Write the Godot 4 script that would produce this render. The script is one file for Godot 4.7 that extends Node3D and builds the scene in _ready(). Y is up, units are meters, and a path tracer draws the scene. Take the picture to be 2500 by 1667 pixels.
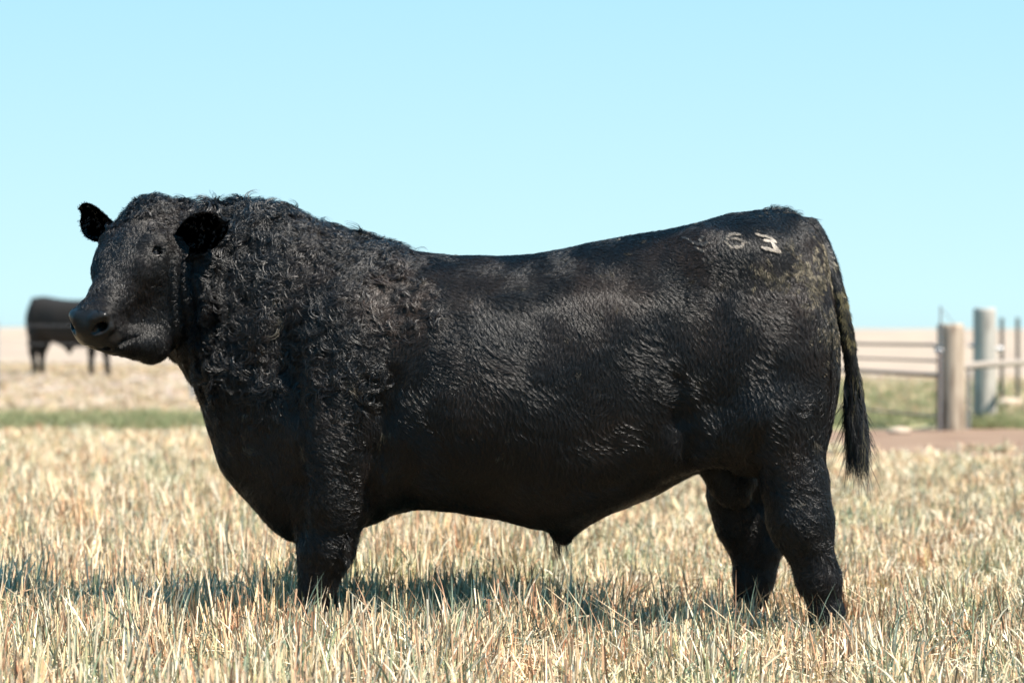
extends Node3D
# A black bull standing side-on in a stubble paddock, a second bull, a gate and fence posts behind.
# x runs right, y up, z towards the camera; the bull's spine lies in the plane z = 0.

const EYE_HEIGHT := 1.05
const EYE_DISTANCE := 9.5

var mats := {}
var rnd := RandomNumberGenerator.new()
var soft := FastNoiseLite.new()
var fine := FastNoiseLite.new()
var taken := {}


# ------------------------------------------------------------------ helpers
func numbered(called: String) -> String:
	if not taken.has(called):
		taken[called] = 0
		return called
	taken[called] += 1
	return "%s_%03d" % [called, taken[called]]


func thing(called: String, label: String, category: String, at := Vector3.ZERO, group := "") -> Node3D:
	var o := Node3D.new()
	o.name = numbered(called)
	add_child(o)
	o.position = at
	o.set_meta("label", label)
	o.set_meta("category", category)
	if group:
		o.set_meta("group", group)
	return o


func part(called: String, mesh: Mesh, m: Material, parent: Node, at := Vector3.ZERO) -> MeshInstance3D:
	var o := MeshInstance3D.new()
	o.name = called
	o.mesh = mesh
	if m:
		o.material_override = m
	parent.add_child(o, true)
	o.position = at
	return o


func paint(c: Color, rough := 0.8, spec := 0.5) -> StandardMaterial3D:
	var m := StandardMaterial3D.new()
	m.albedo_color = c.linear_to_srgb()
	m.roughness = rough
	m.metallic_specular = spec
	return m


func mesh_of(verts: PackedVector3Array, normals: PackedVector3Array, idx: PackedInt32Array, cols := PackedColorArray(), into: ArrayMesh = null) -> ArrayMesh:
	var a := []
	a.resize(Mesh.ARRAY_MAX)
	a[Mesh.ARRAY_VERTEX] = verts
	a[Mesh.ARRAY_NORMAL] = normals
	if cols.size():
		a[Mesh.ARRAY_COLOR] = cols
	a[Mesh.ARRAY_INDEX] = idx
	var m := into if into else ArrayMesh.new()
	m.add_surface_from_arrays(Mesh.PRIMITIVE_TRIANGLES, a)
	return m


func sweep(path: Array, radii: Array, sides := 10, capped := true) -> Dictionary:
	# a round tube along a path; returns vertices, normals and indices
	var v := PackedVector3Array()
	var n := PackedVector3Array()
	var ix := PackedInt32Array()
	var side := Vector3.ZERO
	for i in path.size():
		var p: Vector3 = path[i]
		var before: Vector3 = path[max(i - 1, 0)]
		var after: Vector3 = path[min(i + 1, path.size() - 1)]
		var dir: Vector3 = (after - before).normalized()
		if side == Vector3.ZERO:
			side = dir.cross(Vector3.UP if absf(dir.y) < 0.9 else Vector3.RIGHT).normalized()
		side = (side - dir * side.dot(dir)).normalized()
		var other: Vector3 = dir.cross(side)
		for s in sides:
			var a := TAU * s / sides
			var q: Vector3 = side * cos(a) + other * sin(a)
			v.append(p + q * float(radii[i]))
			n.append(q)
	for i in path.size() - 1:
		for s in sides:
			var a := i * sides + s
			var b := i * sides + (s + 1) % sides
			ix.append_array(PackedInt32Array([a, a + sides, b, b, a + sides, b + sides]))
	if capped:
		for e in [0, path.size() - 1]:
			var p: Vector3 = path[e]
			var nb: Vector3 = path[1 if e == 0 else e - 1]
			var out: Vector3 = (p - nb).normalized()
			var c := v.size()
			v.append(p)
			n.append(out)
			for s in sides:
				v.append(v[e * sides + s])
				n.append(out)
			for s in sides:
				if e == 0:
					ix.append_array(PackedInt32Array([c, c + 1 + s, c + 1 + (s + 1) % sides]))
				else:
					ix.append_array(PackedInt32Array([c, c + 1 + (s + 1) % sides, c + 1 + s]))
	return {"v": v, "n": n, "i": ix}


func tube(path: Array, radii: Array, sides := 10) -> ArrayMesh:
	var d := sweep(path, radii, sides)
	return mesh_of(d.v, d.n, d.i)


func join(into: Dictionary, other: Dictionary) -> void:
	var base: int = into.v.size()
	into.v.append_array(other.v)
	into.n.append_array(other.n)
	for k in other.i:
		into.i.append(k + base)


# ------------------------------------------------------------------ bodies as fields
class Lump:
	var kind := 0          # 0 tapered capsule, 1 ellipsoid, 2 trunk with a profile
	var a := Vector3.ZERO
	var b := Vector3.ZERO
	var ab := Vector3.ZERO
	var inv := 0.0
	var ra := 0.0
	var rb := 0.0
	var r := Vector3.ONE
	var turn := Basis.IDENTITY
	var turned := false
	var k := 0.05
	var carve := false
	var centre := Vector3.ZERO
	var bound := 1.0
	var x0 := 0.0
	var top := PackedFloat32Array()
	var low := PackedFloat32Array()
	var wide := PackedFloat32Array()
	var mid := PackedFloat32Array()
	var slope := PackedFloat32Array()

	func dist(p: Vector3) -> float:
		if kind == 0:
			var q := p - a
			var t := clampf(q.dot(ab) * inv, 0.0, 1.0)
			return (q - ab * t).length() - (ra + (rb - ra) * t)
		if kind == 1:
			var q := p - a
			if turned:
				q = Vector3(q.dot(turn.x), q.dot(turn.y), q.dot(turn.z))
			var k0 := (q / r).length()
			var k1 := (q / (r * r)).length()
			return k0 * (k0 - 1.0) / maxf(k1, 1e-6)
		var f := (p.x - x0) * 100.0
		var last := top.size() - 1
		var over := 0.0
		if f < 0.0:
			over = -f * 0.01
			f = 0.0
		elif f > last - 0.001:
			over = (f - last) * 0.01
			f = last - 0.001
		var i := int(f)
		var g := f - i
		var t1 := top[i] + (top[i + 1] - top[i]) * g
		var b1 := low[i] + (low[i + 1] - low[i]) * g
		var w1 := wide[i] + (wide[i + 1] - wide[i]) * g
		var z1 := mid[i] + (mid[i + 1] - mid[i]) * g
		var hy := (t1 - b1) * 0.5
		var qy := p.y - (t1 + b1) * 0.5
		var qz := p.z - z1
		var rr := pow(pow(absf(qy) / hy, 2.25) + pow(absf(qz) / w1, 2.25), 1.0 / 2.25)
		var d := -minf(hy, w1)
		if rr > 0.05:
			d = sqrt(qy * qy + qz * qz) * (1.0 - 1.0 / rr) / slope[i]
		if over > 0.0:
			d = sqrt(maxf(d, 0.0) * maxf(d, 0.0) + over * over) if d > 0.0 else maxf(over, d)
		return d


func cone(list: Array, a: Vector3, ra: float, b: Vector3, rb: float, k := 0.05, carve := false) -> void:
	var l := Lump.new()
	l.a = a
	l.b = b
	l.ab = b - a
	l.inv = 1.0 / maxf(l.ab.length_squared(), 1e-9)
	l.ra = ra
	l.rb = rb
	l.k = k
	l.carve = carve
	l.centre = (a + b) * 0.5
	l.bound = (b - a).length() * 0.5 + maxf(ra, rb)
	list.append(l)


func chain(list: Array, joints: Array, k := 0.05) -> void:
	for i in joints.size() - 1:
		cone(list, joints[i][0], joints[i][1], joints[i + 1][0], joints[i + 1][1], k)


func egg(list: Array, c: Vector3, r: Vector3, k := 0.05, turn := Basis.IDENTITY, carve := false) -> void:
	var l := Lump.new()
	l.kind = 1
	l.a = c
	l.r = r
	l.turn = turn
	l.turned = turn != Basis.IDENTITY
	l.k = k
	l.carve = carve
	l.centre = c
	l.bound = maxf(r.x, maxf(r.y, r.z))
	list.append(l)


func trunk(list: Array, stations: Array, k := 0.05) -> void:
	var l := Lump.new()
	l.kind = 2
	l.x0 = stations[0][0]
	l.k = k
	var x1: float = stations[-1][0]
	var count := int((x1 - l.x0) * 100.0) + 1
	var rows := [PackedFloat32Array(), PackedFloat32Array(), PackedFloat32Array(), PackedFloat32Array()]
	var s := 0
	for i in count:
		var x := l.x0 + i * 0.01
		while s < stations.size() - 2 and stations[s + 1][0] < x:
			s += 1
		var g: float = (x - stations[s][0]) / (stations[s + 1][0] - stations[s][0])
		for c in 4:
			rows[c].append(lerpf(stations[s][c + 1], stations[s + 1][c + 1], g))
	for c in 4:
		for turns in 3:
			var old: PackedFloat32Array = rows[c].duplicate()
			for i in range(1, count - 1):
				rows[c][i] = (old[i - 1] + old[i] * 2.0 + old[i + 1]) * 0.25
	l.top = rows[0]
	l.low = rows[1]
	l.wide = rows[2]
	l.mid = rows[3]
	for i in count:
		var j: int = max(i - 1, 0)
		var e: int = min(i + 1, count - 1)
		var m := maxf(absf(l.top[e] - l.top[j]), maxf(absf(l.low[e] - l.low[j]), absf(l.wide[e] - l.wide[j]))) / ((e - j) * 0.01)
		l.slope.append(sqrt(1.0 + minf(m * m, 9.0)))
	l.centre = Vector3((l.x0 + x1) * 0.5, 0.9, 0.0)
	l.bound = 50.0
	list.append(l)


func field(p: Vector3, list: Array) -> float:
	var d := 10.0
	var cut := -10.0
	var ck := 0.01
	for l: Lump in list:
		var e := l.dist(p)
		if l.carve:
			# carve after the unions: they come last in the list
			var h2 := maxf(l.k - absf(d + e), 0.0)
			d = maxf(d, -e) + h2 * h2 * 0.25 / l.k
		else:
			var h := maxf(l.k - absf(d - e), 0.0)
			d = minf(d, e) - h * h * 0.25 / l.k
	return d


func surface(list: Array, lo: Vector3, hi: Vector3, cell: float, bumps := 0) -> Dictionary:
	# surface nets over the field of a list of lumps; only blocks near the surface are visited
	var B := 6
	var bx := int(ceil((hi.x - lo.x) / cell / B))
	var by := int(ceil((hi.y - lo.y) / cell / B))
	var bz := int(ceil((hi.z - lo.z) / cell / B))
	var nx := bx * B + 1
	var ny := by * B + 1
	var nz := bz * B + 1
	var vals := PackedFloat32Array()
	vals.resize(nx * ny * nz)
	vals.fill(99.0)
	var cells := PackedInt32Array()
	cells.resize(nx * ny * nz)
	cells.fill(-1)
	var half := cell * B * 0.5 * 1.7321
	var live := []
	var rough := bumps > 0
	for i in bx:
		for j in by:
			for k in bz:
				var c := lo + Vector3(i + 0.5, j + 0.5, k + 0.5) * cell * B
				var near := []
				for l: Lump in list:
					if c.distance_to(l.centre) - l.bound < half + maxf(l.k, 0.03):
						near.append(l)
				if near.is_empty():
					continue
				var d := field(c, near)
				if absf(d) > half * 1.35 + 0.02:
					continue
				live.append([i * B, j * B, k * B])
				for a in B + 1:
					for b in B + 1:
						for e in B + 1:
							var at := ((i * B + a) * ny + j * B + b) * nz + k * B + e
							if vals[at] > 90.0:
								var p := lo + Vector3(i * B + a, j * B + b, k * B + e) * cell
								var q := field(p, near)
								if rough and absf(q) < 0.05:
									q += body_bumps(p) if bumps == 1 else head_bumps(p)
								vals[at] = q
	var v := PackedVector3Array()
	var n := PackedVector3Array()
	var ix := PackedInt32Array()
	var sx := ny * nz
	var sy := nz
	var offs := [0, sx, sy, sx + sy, 1, sx + 1, sy + 1, sx + sy + 1]
	var corner := [Vector3(0, 0, 0), Vector3(1, 0, 0), Vector3(0, 1, 0), Vector3(1, 1, 0), Vector3(0, 0, 1), Vector3(1, 0, 1), Vector3(0, 1, 1), Vector3(1, 1, 1)]
	var edges := [[0, 1], [2, 3], [4, 5], [6, 7], [0, 2], [1, 3], [4, 6], [5, 7], [0, 4], [1, 5], [2, 6], [3, 7]]
	var g := PackedFloat32Array()
	g.resize(8)
	var found := []
	for blk in live:
		for a in B:
			for b in B:
				for e in B:
					var i: int = blk[0] + a
					var j: int = blk[1] + b
					var k: int = blk[2] + e
					var at := i * sx + j * sy + k
					var below := 0
					for c in 8:
						g[c] = vals[at + offs[c]]
						if g[c] < 0.0:
							below += 1
					if below == 0 or below == 8:
						continue
					var sum := Vector3.ZERO
					var hits := 0
					for ed in edges:
						var g0 := g[ed[0]]
						var g1 := g[ed[1]]
						if (g0 < 0.0) != (g1 < 0.0):
							sum += (corner[ed[0]] as Vector3).lerp(corner[ed[1]], g0 / (g0 - g1))
							hits += 1
					cells[at] = v.size()
					v.append(lo + (Vector3(i, j, k) + sum / hits) * cell)
					n.append(Vector3(g[1] + g[3] + g[5] + g[7] - g[0] - g[2] - g[4] - g[6], g[2] + g[3] + g[6] + g[7] - g[0] - g[1] - g[4] - g[5], g[4] + g[5] + g[6] + g[7] - g[0] - g[1] - g[2] - g[3]).normalized())
					found.append(at)
	for at: int in found:
		var v0 := vals[at]
		for ax in 3:
			var step: int = [sx, sy, 1][ax]
			var u: int = [sy, 1, sx][ax]
			var w: int = [1, sx, sy][ax]
			var v1 := vals[at + step]
			if (v0 < 0.0) == (v1 < 0.0) or at - u - w < 0:
				continue
			var q0 := cells[at]
			var q1 := cells[at - u]
			var q2 := cells[at - u - w]
			var q3 := cells[at - w]
			if q1 < 0 or q2 < 0 or q3 < 0:
				continue
			if v0 < 0.0:
				ix.append_array(PackedInt32Array([q0, q2, q1, q0, q3, q2]))
			else:
				ix.append_array(PackedInt32Array([q0, q1, q2, q0, q2, q3]))
	return {"v": v, "n": n, "i": ix}


# ------------------------------------------------------------------ hair
func hair_tuft(strands: int, spread: float, length: float, width: float, lift: float, wave: float, curl: float, locks := 0, fan := 1.0) -> ArrayMesh:
	# local x is the lie of the coat, y stands off the skin
	var v := PackedVector3Array()
	var n := PackedVector3Array()
	var ix := PackedInt32Array()
	var lock_at := []
	for i in locks:
		lock_at.append([sqrt(rnd.randf()) * spread, rnd.randf() * TAU, rnd.randfn(0.0, 0.35) * fan, rnd.randf_range(0.8, 1.2), rnd.randf_range(0.7, 1.2)])
	var segs := 4 if curl == 0.0 else 7
	for s in strands:
		var rad := sqrt(rnd.randf()) * spread
		var ang := rnd.randf() * TAU
		var yaw := rnd.randfn(0.0, 0.28)
		var len := length * rnd.randf_range(0.7, 1.15)
		var turn := curl * rnd.randf_range(0.7, 1.2)
		var p := Vector3(cos(ang) * rad, 0, sin(ang) * rad)
		if locks:
			var L: Array = lock_at[s % locks]
			p = Vector3(cos(L[1]) * L[0], 0, sin(L[1]) * L[0]) + Vector3(rnd.randfn(0, 0.0022), 0, rnd.randfn(0, 0.0022))
			yaw = L[2] + rnd.randfn(0, 0.06)
			len = length * L[3] * rnd.randf_range(0.92, 1.06)
			turn = curl * L[4] * rnd.randf_range(0.94, 1.06)
		p.x -= length * 0.4
		var pitch := lift * rnd.randf_range(0.6, 1.4)
		var phase := rnd.randf() * TAU
		var wd := width * rnd.randf_range(0.7, 1.3)
		var roll := rnd.randfn(0, 0.5)
		var base := v.size()
		for k in segs + 1:
			var t := float(k) / segs
			var hd := yaw + turn * t + wave * sin(phase + t * 7.0)
			var up := pitch * (1.0 - 1.7 * t)
			var dir := Vector3(cos(hd) * cos(up), sin(up), sin(hd) * cos(up))
			var side := dir.cross(Vector3.UP).normalized()
			var nor := side.cross(dir)
			side = side.rotated(dir, roll)
			nor = nor.rotated(dir, roll)
			var w := wd * (1.0 - t * t * 0.9) * 0.5
			v.append(p - side * w)
			v.append(p + side * w)
			n.append((nor - side * 0.75).normalized())
			n.append((nor + side * 0.75).normalized())
			p += dir * (len / segs)
		for k in segs:
			var a := base + k * 2
			ix.append_array(PackedInt32Array([a, a + 2, a + 1, a + 1, a + 2, a + 3]))
	return mesh_of(v, n, ix)


class Coat:
	var places: Array[Transform3D] = []
	var tints := PackedColorArray()

	func put(p: Vector3, normal: Vector3, lie: Vector3, size: Vector3, tint: Color) -> void:
		var x := lie - normal * lie.dot(normal)
		if x.length_squared() < 1e-6:
			x = normal.cross(Vector3(0.3, 0.2, 0.9))
		x = x.normalized()
		places.append(Transform3D(Basis(x * size.x, normal * size.y, x.cross(normal) * size.z), p))
		tints.append(tint)


func grow(called: String, coat: Coat, meshes: Array, m: Material, parent: Node, label := "") -> void:
	for k in meshes.size():
		var count := 0
		for i in range(k, coat.places.size(), meshes.size()):
			count += 1
		if count == 0:
			continue
		var mm := MultiMesh.new()
		mm.transform_format = MultiMesh.TRANSFORM_3D
		mm.use_colors = true
		mm.mesh = meshes[k]
		mm.instance_count = count
		var at := 0
		for i in range(k, coat.places.size(), meshes.size()):
			mm.set_instance_transform(at, coat.places[i])
			mm.set_instance_color(at, coat.tints[i])
			at += 1
		var o := MultiMeshInstance3D.new()
		o.name = called
		o.multimesh = mm
		o.material_override = m
		o.set_meta("kind", "stuff")
		if label:
			o.set_meta("label", label)
		parent.add_child(o, true)


func scatter(shape: Dictionary, density: Callable, visit: Callable) -> void:
	# random points on a surface, so many per square metre
	var v: PackedVector3Array = shape.v
	var n: PackedVector3Array = shape.n
	var ix: PackedInt32Array = shape.i
	var owed := 0.0
	for f in range(0, ix.size(), 3):
		var a := v[ix[f]]
		var b := v[ix[f + 1]]
		var c := v[ix[f + 2]]
		var area := (b - a).cross(c - a).length() * 0.5
		owed += area * float(density.call((a + b + c) / 3.0, n[ix[f]]))
		while owed > 0.0:
			owed -= 1.0
			var s := sqrt(rnd.randf())
			var t := rnd.randf()
			var p := a * (1.0 - s) + b * (s * (1.0 - t)) + c * (s * t)
			var q := (n[ix[f]] * (1.0 - s) + n[ix[f + 1]] * (s * (1.0 - t)) + n[ix[f + 2]] * (s * t)).normalized()
			visit.call(p, q)


# ------------------------------------------------------------------ the scene
func _ready() -> void:
	rnd.seed = 71
	soft.seed = 5
	soft.frequency = 1.0
	soft.fractal_octaves = 3
	fine.seed = 9
	fine.frequency = 9.0
	fine.fractal_octaves = 2

	var camera := Camera3D.new()
	camera.name = "camera"
	add_child(camera)
	camera.position = Vector3(0, EYE_HEIGHT, EYE_DISTANCE)
	camera.rotation_degrees = Vector3(-0.273, 0, 0)
	camera.near = 0.1
	camera.far = 4000.0
	var lens := CameraAttributesPhysical.new()
	lens.frustum_focal_length = 101.2
	lens.frustum_focus_distance = 8.55
	lens.frustum_near = 0.1
	lens.frustum_far = 4000.0
	lens.exposure_aperture = 3.5
	camera.attributes = lens
	camera.fov = 13.52
	camera.current = true

	var sky_look := ProceduralSkyMaterial.new()
	sky_look.sky_top_color = Color(0.004, 0.185, 0.38).linear_to_srgb()
	sky_look.sky_horizon_color = Color(0.258, 0.374, 0.395).linear_to_srgb()
	sky_look.sky_curve = 0.2
	sky_look.ground_bottom_color = Color(0.20, 0.16, 0.12).linear_to_srgb()
	sky_look.ground_horizon_color = Color(0.258, 0.374, 0.395).linear_to_srgb()
	sky_look.sun_angle_max = 1.0
	var sky := Sky.new()
	sky.sky_material = sky_look
	var air := Environment.new()
	air.background_mode = Environment.BG_SKY
	air.sky = sky
	air.tonemap_mode = Environment.TONE_MAPPER_LINEAR
	air.tonemap_exposure = 2.7
	air.sdfgi_enabled = true
	air.ssao_enabled = true
	air.ssil_enabled = true
	var around := WorldEnvironment.new()
	around.environment = air
	add_child(around)

	var sun := DirectionalLight3D.new()
	sun.name = "sun"
	add_child(sun)
	var to_sun := Vector3(0.88 * cos(deg_to_rad(56.0)), sin(deg_to_rad(56.0)), 0.475 * cos(deg_to_rad(56.0)))
	sun.look_at_from_position(to_sun * 50.0, Vector3.ZERO)
	sun.light_energy = 1.6
	sun.light_color = Color(1.0, 0.965, 0.915)
	sun.light_angular_distance = 0.5
	sun.shadow_enabled = true

	make_materials()
	build_ground()
	build_fences()
	build_bull()
	build_far_bull()
	build_verge()
	build_stubble()


func make_materials() -> void:
	mats.skin = paint(Color(0.006, 0.0056, 0.0056), 0.55, 0.3)
	var hair := paint(Color.WHITE, 0.35, 0.38)
	hair.vertex_color_use_as_albedo = true
	mats.hair = hair
	mats.hoof = paint(Color(0.03, 0.027, 0.024), 0.5)
	mats.nose = paint(Color(0.009, 0.0078, 0.007), 0.33, 0.34)
	var pores := FastNoiseLite.new()
	pores.noise_type = FastNoiseLite.TYPE_CELLULAR
	pores.frequency = 0.06
	var pebble := NoiseTexture2D.new()
	pebble.width = 256
	pebble.height = 256
	pebble.seamless = true
	pebble.noise = pores
	pebble.as_normal_map = true
	pebble.bump_strength = 3.0
	mats.nose.normal_enabled = true
	mats.nose.normal_texture = pebble
	mats.nose.normal_scale = 0.5
	mats.nose.uv1_triplanar = true
	mats.nose.uv1_scale = Vector3(12, 12, 12)
	mats.eye = paint(Color(0.006, 0.005, 0.005), 0.08, 0.30)
	mats.old_rail = paint(Color(0.24, 0.20, 0.165), 0.9)
	mats.far_hide = paint(Color(0.018, 0.0145, 0.012), 0.7, 0.3)
	mats.tear = paint(Color(0.40, 0.36, 0.35), 0.25)
	mats.lid = paint(Color(0.055, 0.047, 0.045), 0.4)
	var straw := paint(Color.WHITE, 0.62, 0.4)
	straw.vertex_color_use_as_albedo = true
	straw.backlight_enabled = true
	straw.backlight = Color(0.16, 0.15, 0.11)
	mats.straw = straw
	var soil := paint(Color.WHITE, 0.95, 0.2)
	soil.vertex_color_use_as_albedo = true
	mats.soil = soil
	mats.steel = paint(Color(0.30, 0.29, 0.29), 0.45)
	mats.steel.metallic = 0.6
	mats.rust = paint(Color(0.20, 0.13, 0.10), 0.7)
	mats.bright = paint(Color(0.42, 0.42, 0.43), 0.45)
	mats.bright.metallic = 0.5
	mats.dark = paint(Color(0.06, 0.055, 0.05), 0.6)
	mats.pale = paint(Color(0.20, 0.21, 0.23), 0.5)
	mats.stone = paint(Color(0.36, 0.28, 0.21), 0.9)


# ------------------------------------------------------------------ ground
func land(x: float, z: float) -> float:
	var d := EYE_DISTANCE - z
	var h := 0.28 * smoothstep(33.0, 50.0, d) * (1.0 - smoothstep(-2.0, 9.0, x))
	h += smoothstep(60.0, 600.0, d) * (0.55 - 0.9 * smoothstep(-60.0, 120.0, x / maxf(d, 1.0) * 400.0))
	h += soft.get_noise_2d(x * 0.02, z * 0.02) * 0.5 * smoothstep(70.0, 300.0, d)
	return h


func zone(x: float, z: float) -> Color:
	# what the ground is made of at a place: bare soil under the stubble, a dirt track, green verge, dry paddock
	var d := EYE_DISTANCE - z
	var w := soft.get_noise_2d(x * 0.5, z * 0.35)
	var w2 := soft.get_noise_2d(x * 1.7 + 40.0, z * 1.2)
	var soil := Color(0.13, 0.092, 0.06).lerp(Color(0.075, 0.05, 0.032), 0.5 + 0.5 * w2)
	var dry := Color(0.29, 0.222, 0.177).lerp(Color(0.32, 0.262, 0.195), clampf(0.5 + w, 0.0, 1.0))
	dry = dry.lerp(Color(0.20, 0.15, 0.12), clampf(w2 * 1.5, 0.0, 1.0) * 0.7)
	var green := Color(0.16, 0.17, 0.075).lerp(Color(0.30, 0.27, 0.155), clampf(0.65 + w2 * 1.6, 0.0, 1.0))
	var dirt := Color(0.155, 0.098, 0.068).lerp(Color(0.22, 0.150, 0.105), clampf(0.5 + w2, 0.0, 1.0))
	var edge := d + w * 2.0
	var right := smoothstep(-1.5, 2.5, x + w * 1.5)
	var c := soil.lerp(dirt, smoothstep(20.5, 22.5, edge) * right)
	c = c.lerp(dirt, smoothstep(28.0, 29.0, edge) * (1.0 - right))
	c = c.lerp(green, smoothstep(29.2, 30.6, edge) * right)
	c = c.lerp(Color(0.10, 0.135, 0.055).lerp(green, 0.3), smoothstep(29.5, 30.5, edge) * (1.0 - right))
	c = c.lerp(dry, smoothstep(34.0, 36.5, edge) * (1.0 - right))
	c = c.lerp(dry, smoothstep(50.0, 62.0, edge) * right)
	return c


func build_ground() -> void:
	var v := PackedVector3Array()
	var n := PackedVector3Array()
	var cols := PackedColorArray()
	var ix := PackedInt32Array()
	var across := 140
	var d := -12.0
	var rows := 0
	while d < 2600.0:
		var z := EYE_DISTANCE - d
		var half := 8.0 + maxf(d, 0.0) * 0.75
		for i in across + 1:
			var t := float(i) / across * 2.0 - 1.0
			var x := half * t * (0.35 + 0.65 * t * t)
			v.append(Vector3(x, land(x, z), z))
			n.append(Vector3.UP)
			cols.append(zone(x, z))
		rows += 1
		d += 0.22 if d > 4.0 and d < 45.0 else (3.0 if d < 4.0 else maxf(0.22, (d - 44.0) * 0.05))
	for r in rows - 1:
		for i in across:
			var a := r * (across + 1) + i
			ix.append_array(PackedInt32Array([a, a + across + 1, a + 1, a + 1, a + across + 1, a + across + 2]))
	var o := part("ground", mesh_of(v, n, ix, cols), mats.soil, self)
	o.set_meta("kind", "structure")
	o.set_meta("label", "dry paddock ground running to the horizon")


# ------------------------------------------------------------------ stubble
func blade(d: Dictionary, at: Vector3, height: float, width: float, lean: float, heading: float, bend: float, kink: float, cut: bool, c: Color) -> void:
	var base: int = d.v.size()
	var segs := 4
	var dir := Vector3(cos(heading) * sin(lean), cos(lean), sin(heading) * sin(lean))
	var out := Vector3(cos(heading), 0, sin(heading))
	var face := heading + rnd.randfn(0, 0.6)
	var p := at
	for k in segs + 1:
		var t := float(k) / segs
		var side := Vector3(-sin(face), 0, cos(face))
		side = (side - dir * side.dot(dir)).normalized()
		var nor := dir.cross(side)
		var w := width * 0.5 * (1.0 - 0.15 * t if cut else pow(1.0 - t, 0.6) * (0.8 + 0.6 * t) + 0.04)
		d.v.append(p - side * w + nor * w * 0.35)
		d.v.append(p)
		d.v.append(p + side * w + nor * w * 0.35)
		d.n.append((nor + side * 0.5).normalized())
		d.n.append(nor)
		d.n.append((nor - side * 0.5).normalized())
		var tone := c * (0.9 + 0.2 * rnd.randf())
		for q in 3:
			d.c.append(Color(tone.r, tone.g, tone.b, 1))
		var more := bend / segs
		if kink > 0.0 and k == 2:
			more += kink
		lean += more
		dir = Vector3(cos(heading) * sin(lean), cos(lean), sin(heading) * sin(lean))
		p += dir * (height / segs)
	for k in segs:
		var a := base + k * 3
		d.i.append_array(PackedInt32Array([a, a + 1, a + 3, a + 1, a + 4, a + 3, a + 1, a + 2, a + 4, a + 2, a + 5, a + 4]))


func straw_tone() -> Color:
	var u := rnd.randf()
	var c: Color
	if u < 0.22:
		c = Color(0.65, 0.50, 0.31)
	elif u < 0.46:
		c = Color(0.74, 0.645, 0.49)
	elif u < 0.64:
		c = Color(0.64, 0.41, 0.26)
	elif u < 0.71:
		c = Color(0.42, 0.215, 0.125)
	elif u < 0.78:
		c = Color(0.42, 0.385, 0.19)
	elif u < 0.885:
		c = Color(0.22, 0.27, 0.19)
	elif u < 0.93:
		c = Color(0.09, 0.06, 0.04)
	else:
		c = Color(0.68, 0.53, 0.33)
	return c * rnd.randf_range(0.72, 1.12)


func stubble_tuft(kind: int) -> ArrayMesh:
	var d := {"v": PackedVector3Array(), "n": PackedVector3Array(), "c": PackedColorArray(), "i": PackedInt32Array()}
	var greenish := kind == 6 or kind == 7
	var drift := rnd.randf() * TAU
	for b in 26:
		var r := sqrt(rnd.randf()) * 0.06
		var a := rnd.randf() * TAU
		var at := Vector3(cos(a) * r, 0, sin(a) * r)
		var c := straw_tone()
		if greenish and rnd.randf() < 0.6:
			c = Color(0.17, 0.225, 0.155).lerp(Color(0.34, 0.35, 0.2), rnd.randf())
		var u := rnd.randf()
		var head := drift + rnd.randfn(0, 1.3)
		if u < 0.36:      # cut stalk
			blade(d, at, rnd.randf_range(0.05, 0.14), rnd.randf_range(0.0035, 0.006), absf(rnd.randfn(0, 0.2)), head, rnd.randfn(0, 0.1), 0.0, true, c)
		elif u < 0.66:    # leaf
			blade(d, at, rnd.randf_range(0.07, 0.18), rnd.randf_range(0.004, 0.009), absf(rnd.randfn(0.05, 0.25)), head, rnd.randf_range(0.1, 1.1), 0.0, false, c)
		elif u < 0.84:    # broken leaf
			blade(d, at, rnd.randf_range(0.08, 0.18), rnd.randf_range(0.004, 0.008), absf(rnd.randfn(0, 0.3)), head, 0.2, rnd.randf_range(0.7, 1.9), false, c)
		else:             # fallen straw
			blade(d, at + Vector3(0, rnd.randf_range(0.01, 0.07), 0), rnd.randf_range(0.05, 0.12), rnd.randf_range(0.003, 0.006), rnd.randf_range(1.1, 1.7), rnd.randf() * TAU, 0.1, 0.0, true, c)
	return mesh_of(d.v, d.n, d.i, d.c)


func fallen_straw() -> ArrayMesh:
	var d := {"v": PackedVector3Array(), "n": PackedVector3Array(), "c": PackedColorArray(), "i": PackedInt32Array()}
	for b in 3:
		blade(d, Vector3(rnd.randfn(0, 0.1), rnd.randf_range(0.03, 0.09), rnd.randfn(0, 0.1)), rnd.randf_range(0.06, 0.18), rnd.randf_range(0.003, 0.006), rnd.randf_range(1.0, 1.75), rnd.randf() * TAU, rnd.randf_range(-0.3, 0.5), 0.0, rnd.randf() < 0.5, Color(0.68, 0.56, 0.38) * rnd.randf_range(0.7, 1.15))
	return mesh_of(d.v, d.n, d.i, d.c)


func stalk_tuft() -> ArrayMesh:
	var d := {"v": PackedVector3Array(), "n": PackedVector3Array(), "c": PackedColorArray(), "i": PackedInt32Array()}
	for b in 4:
		var a := rnd.randf() * TAU
		var at := Vector3(cos(a), 0, sin(a)) * rnd.randf() * 0.05
		var c: Color = [Color(0.12, 0.155, 0.11), Color(0.42, 0.32, 0.20), Color(0.50, 0.42, 0.29), Color(0.30, 0.16, 0.09)][rnd.randi() % 4]
		blade(d, at, rnd.randf_range(0.15, 0.28), rnd.randf_range(0.003, 0.006), absf(rnd.randfn(0.12, 0.22)), rnd.randf() * TAU, rnd.randf_range(0.0, 0.7), 0.0 if rnd.randf() < 0.7 else 0.9, false, c)
	return mesh_of(d.v, d.n, d.i, d.c)


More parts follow.
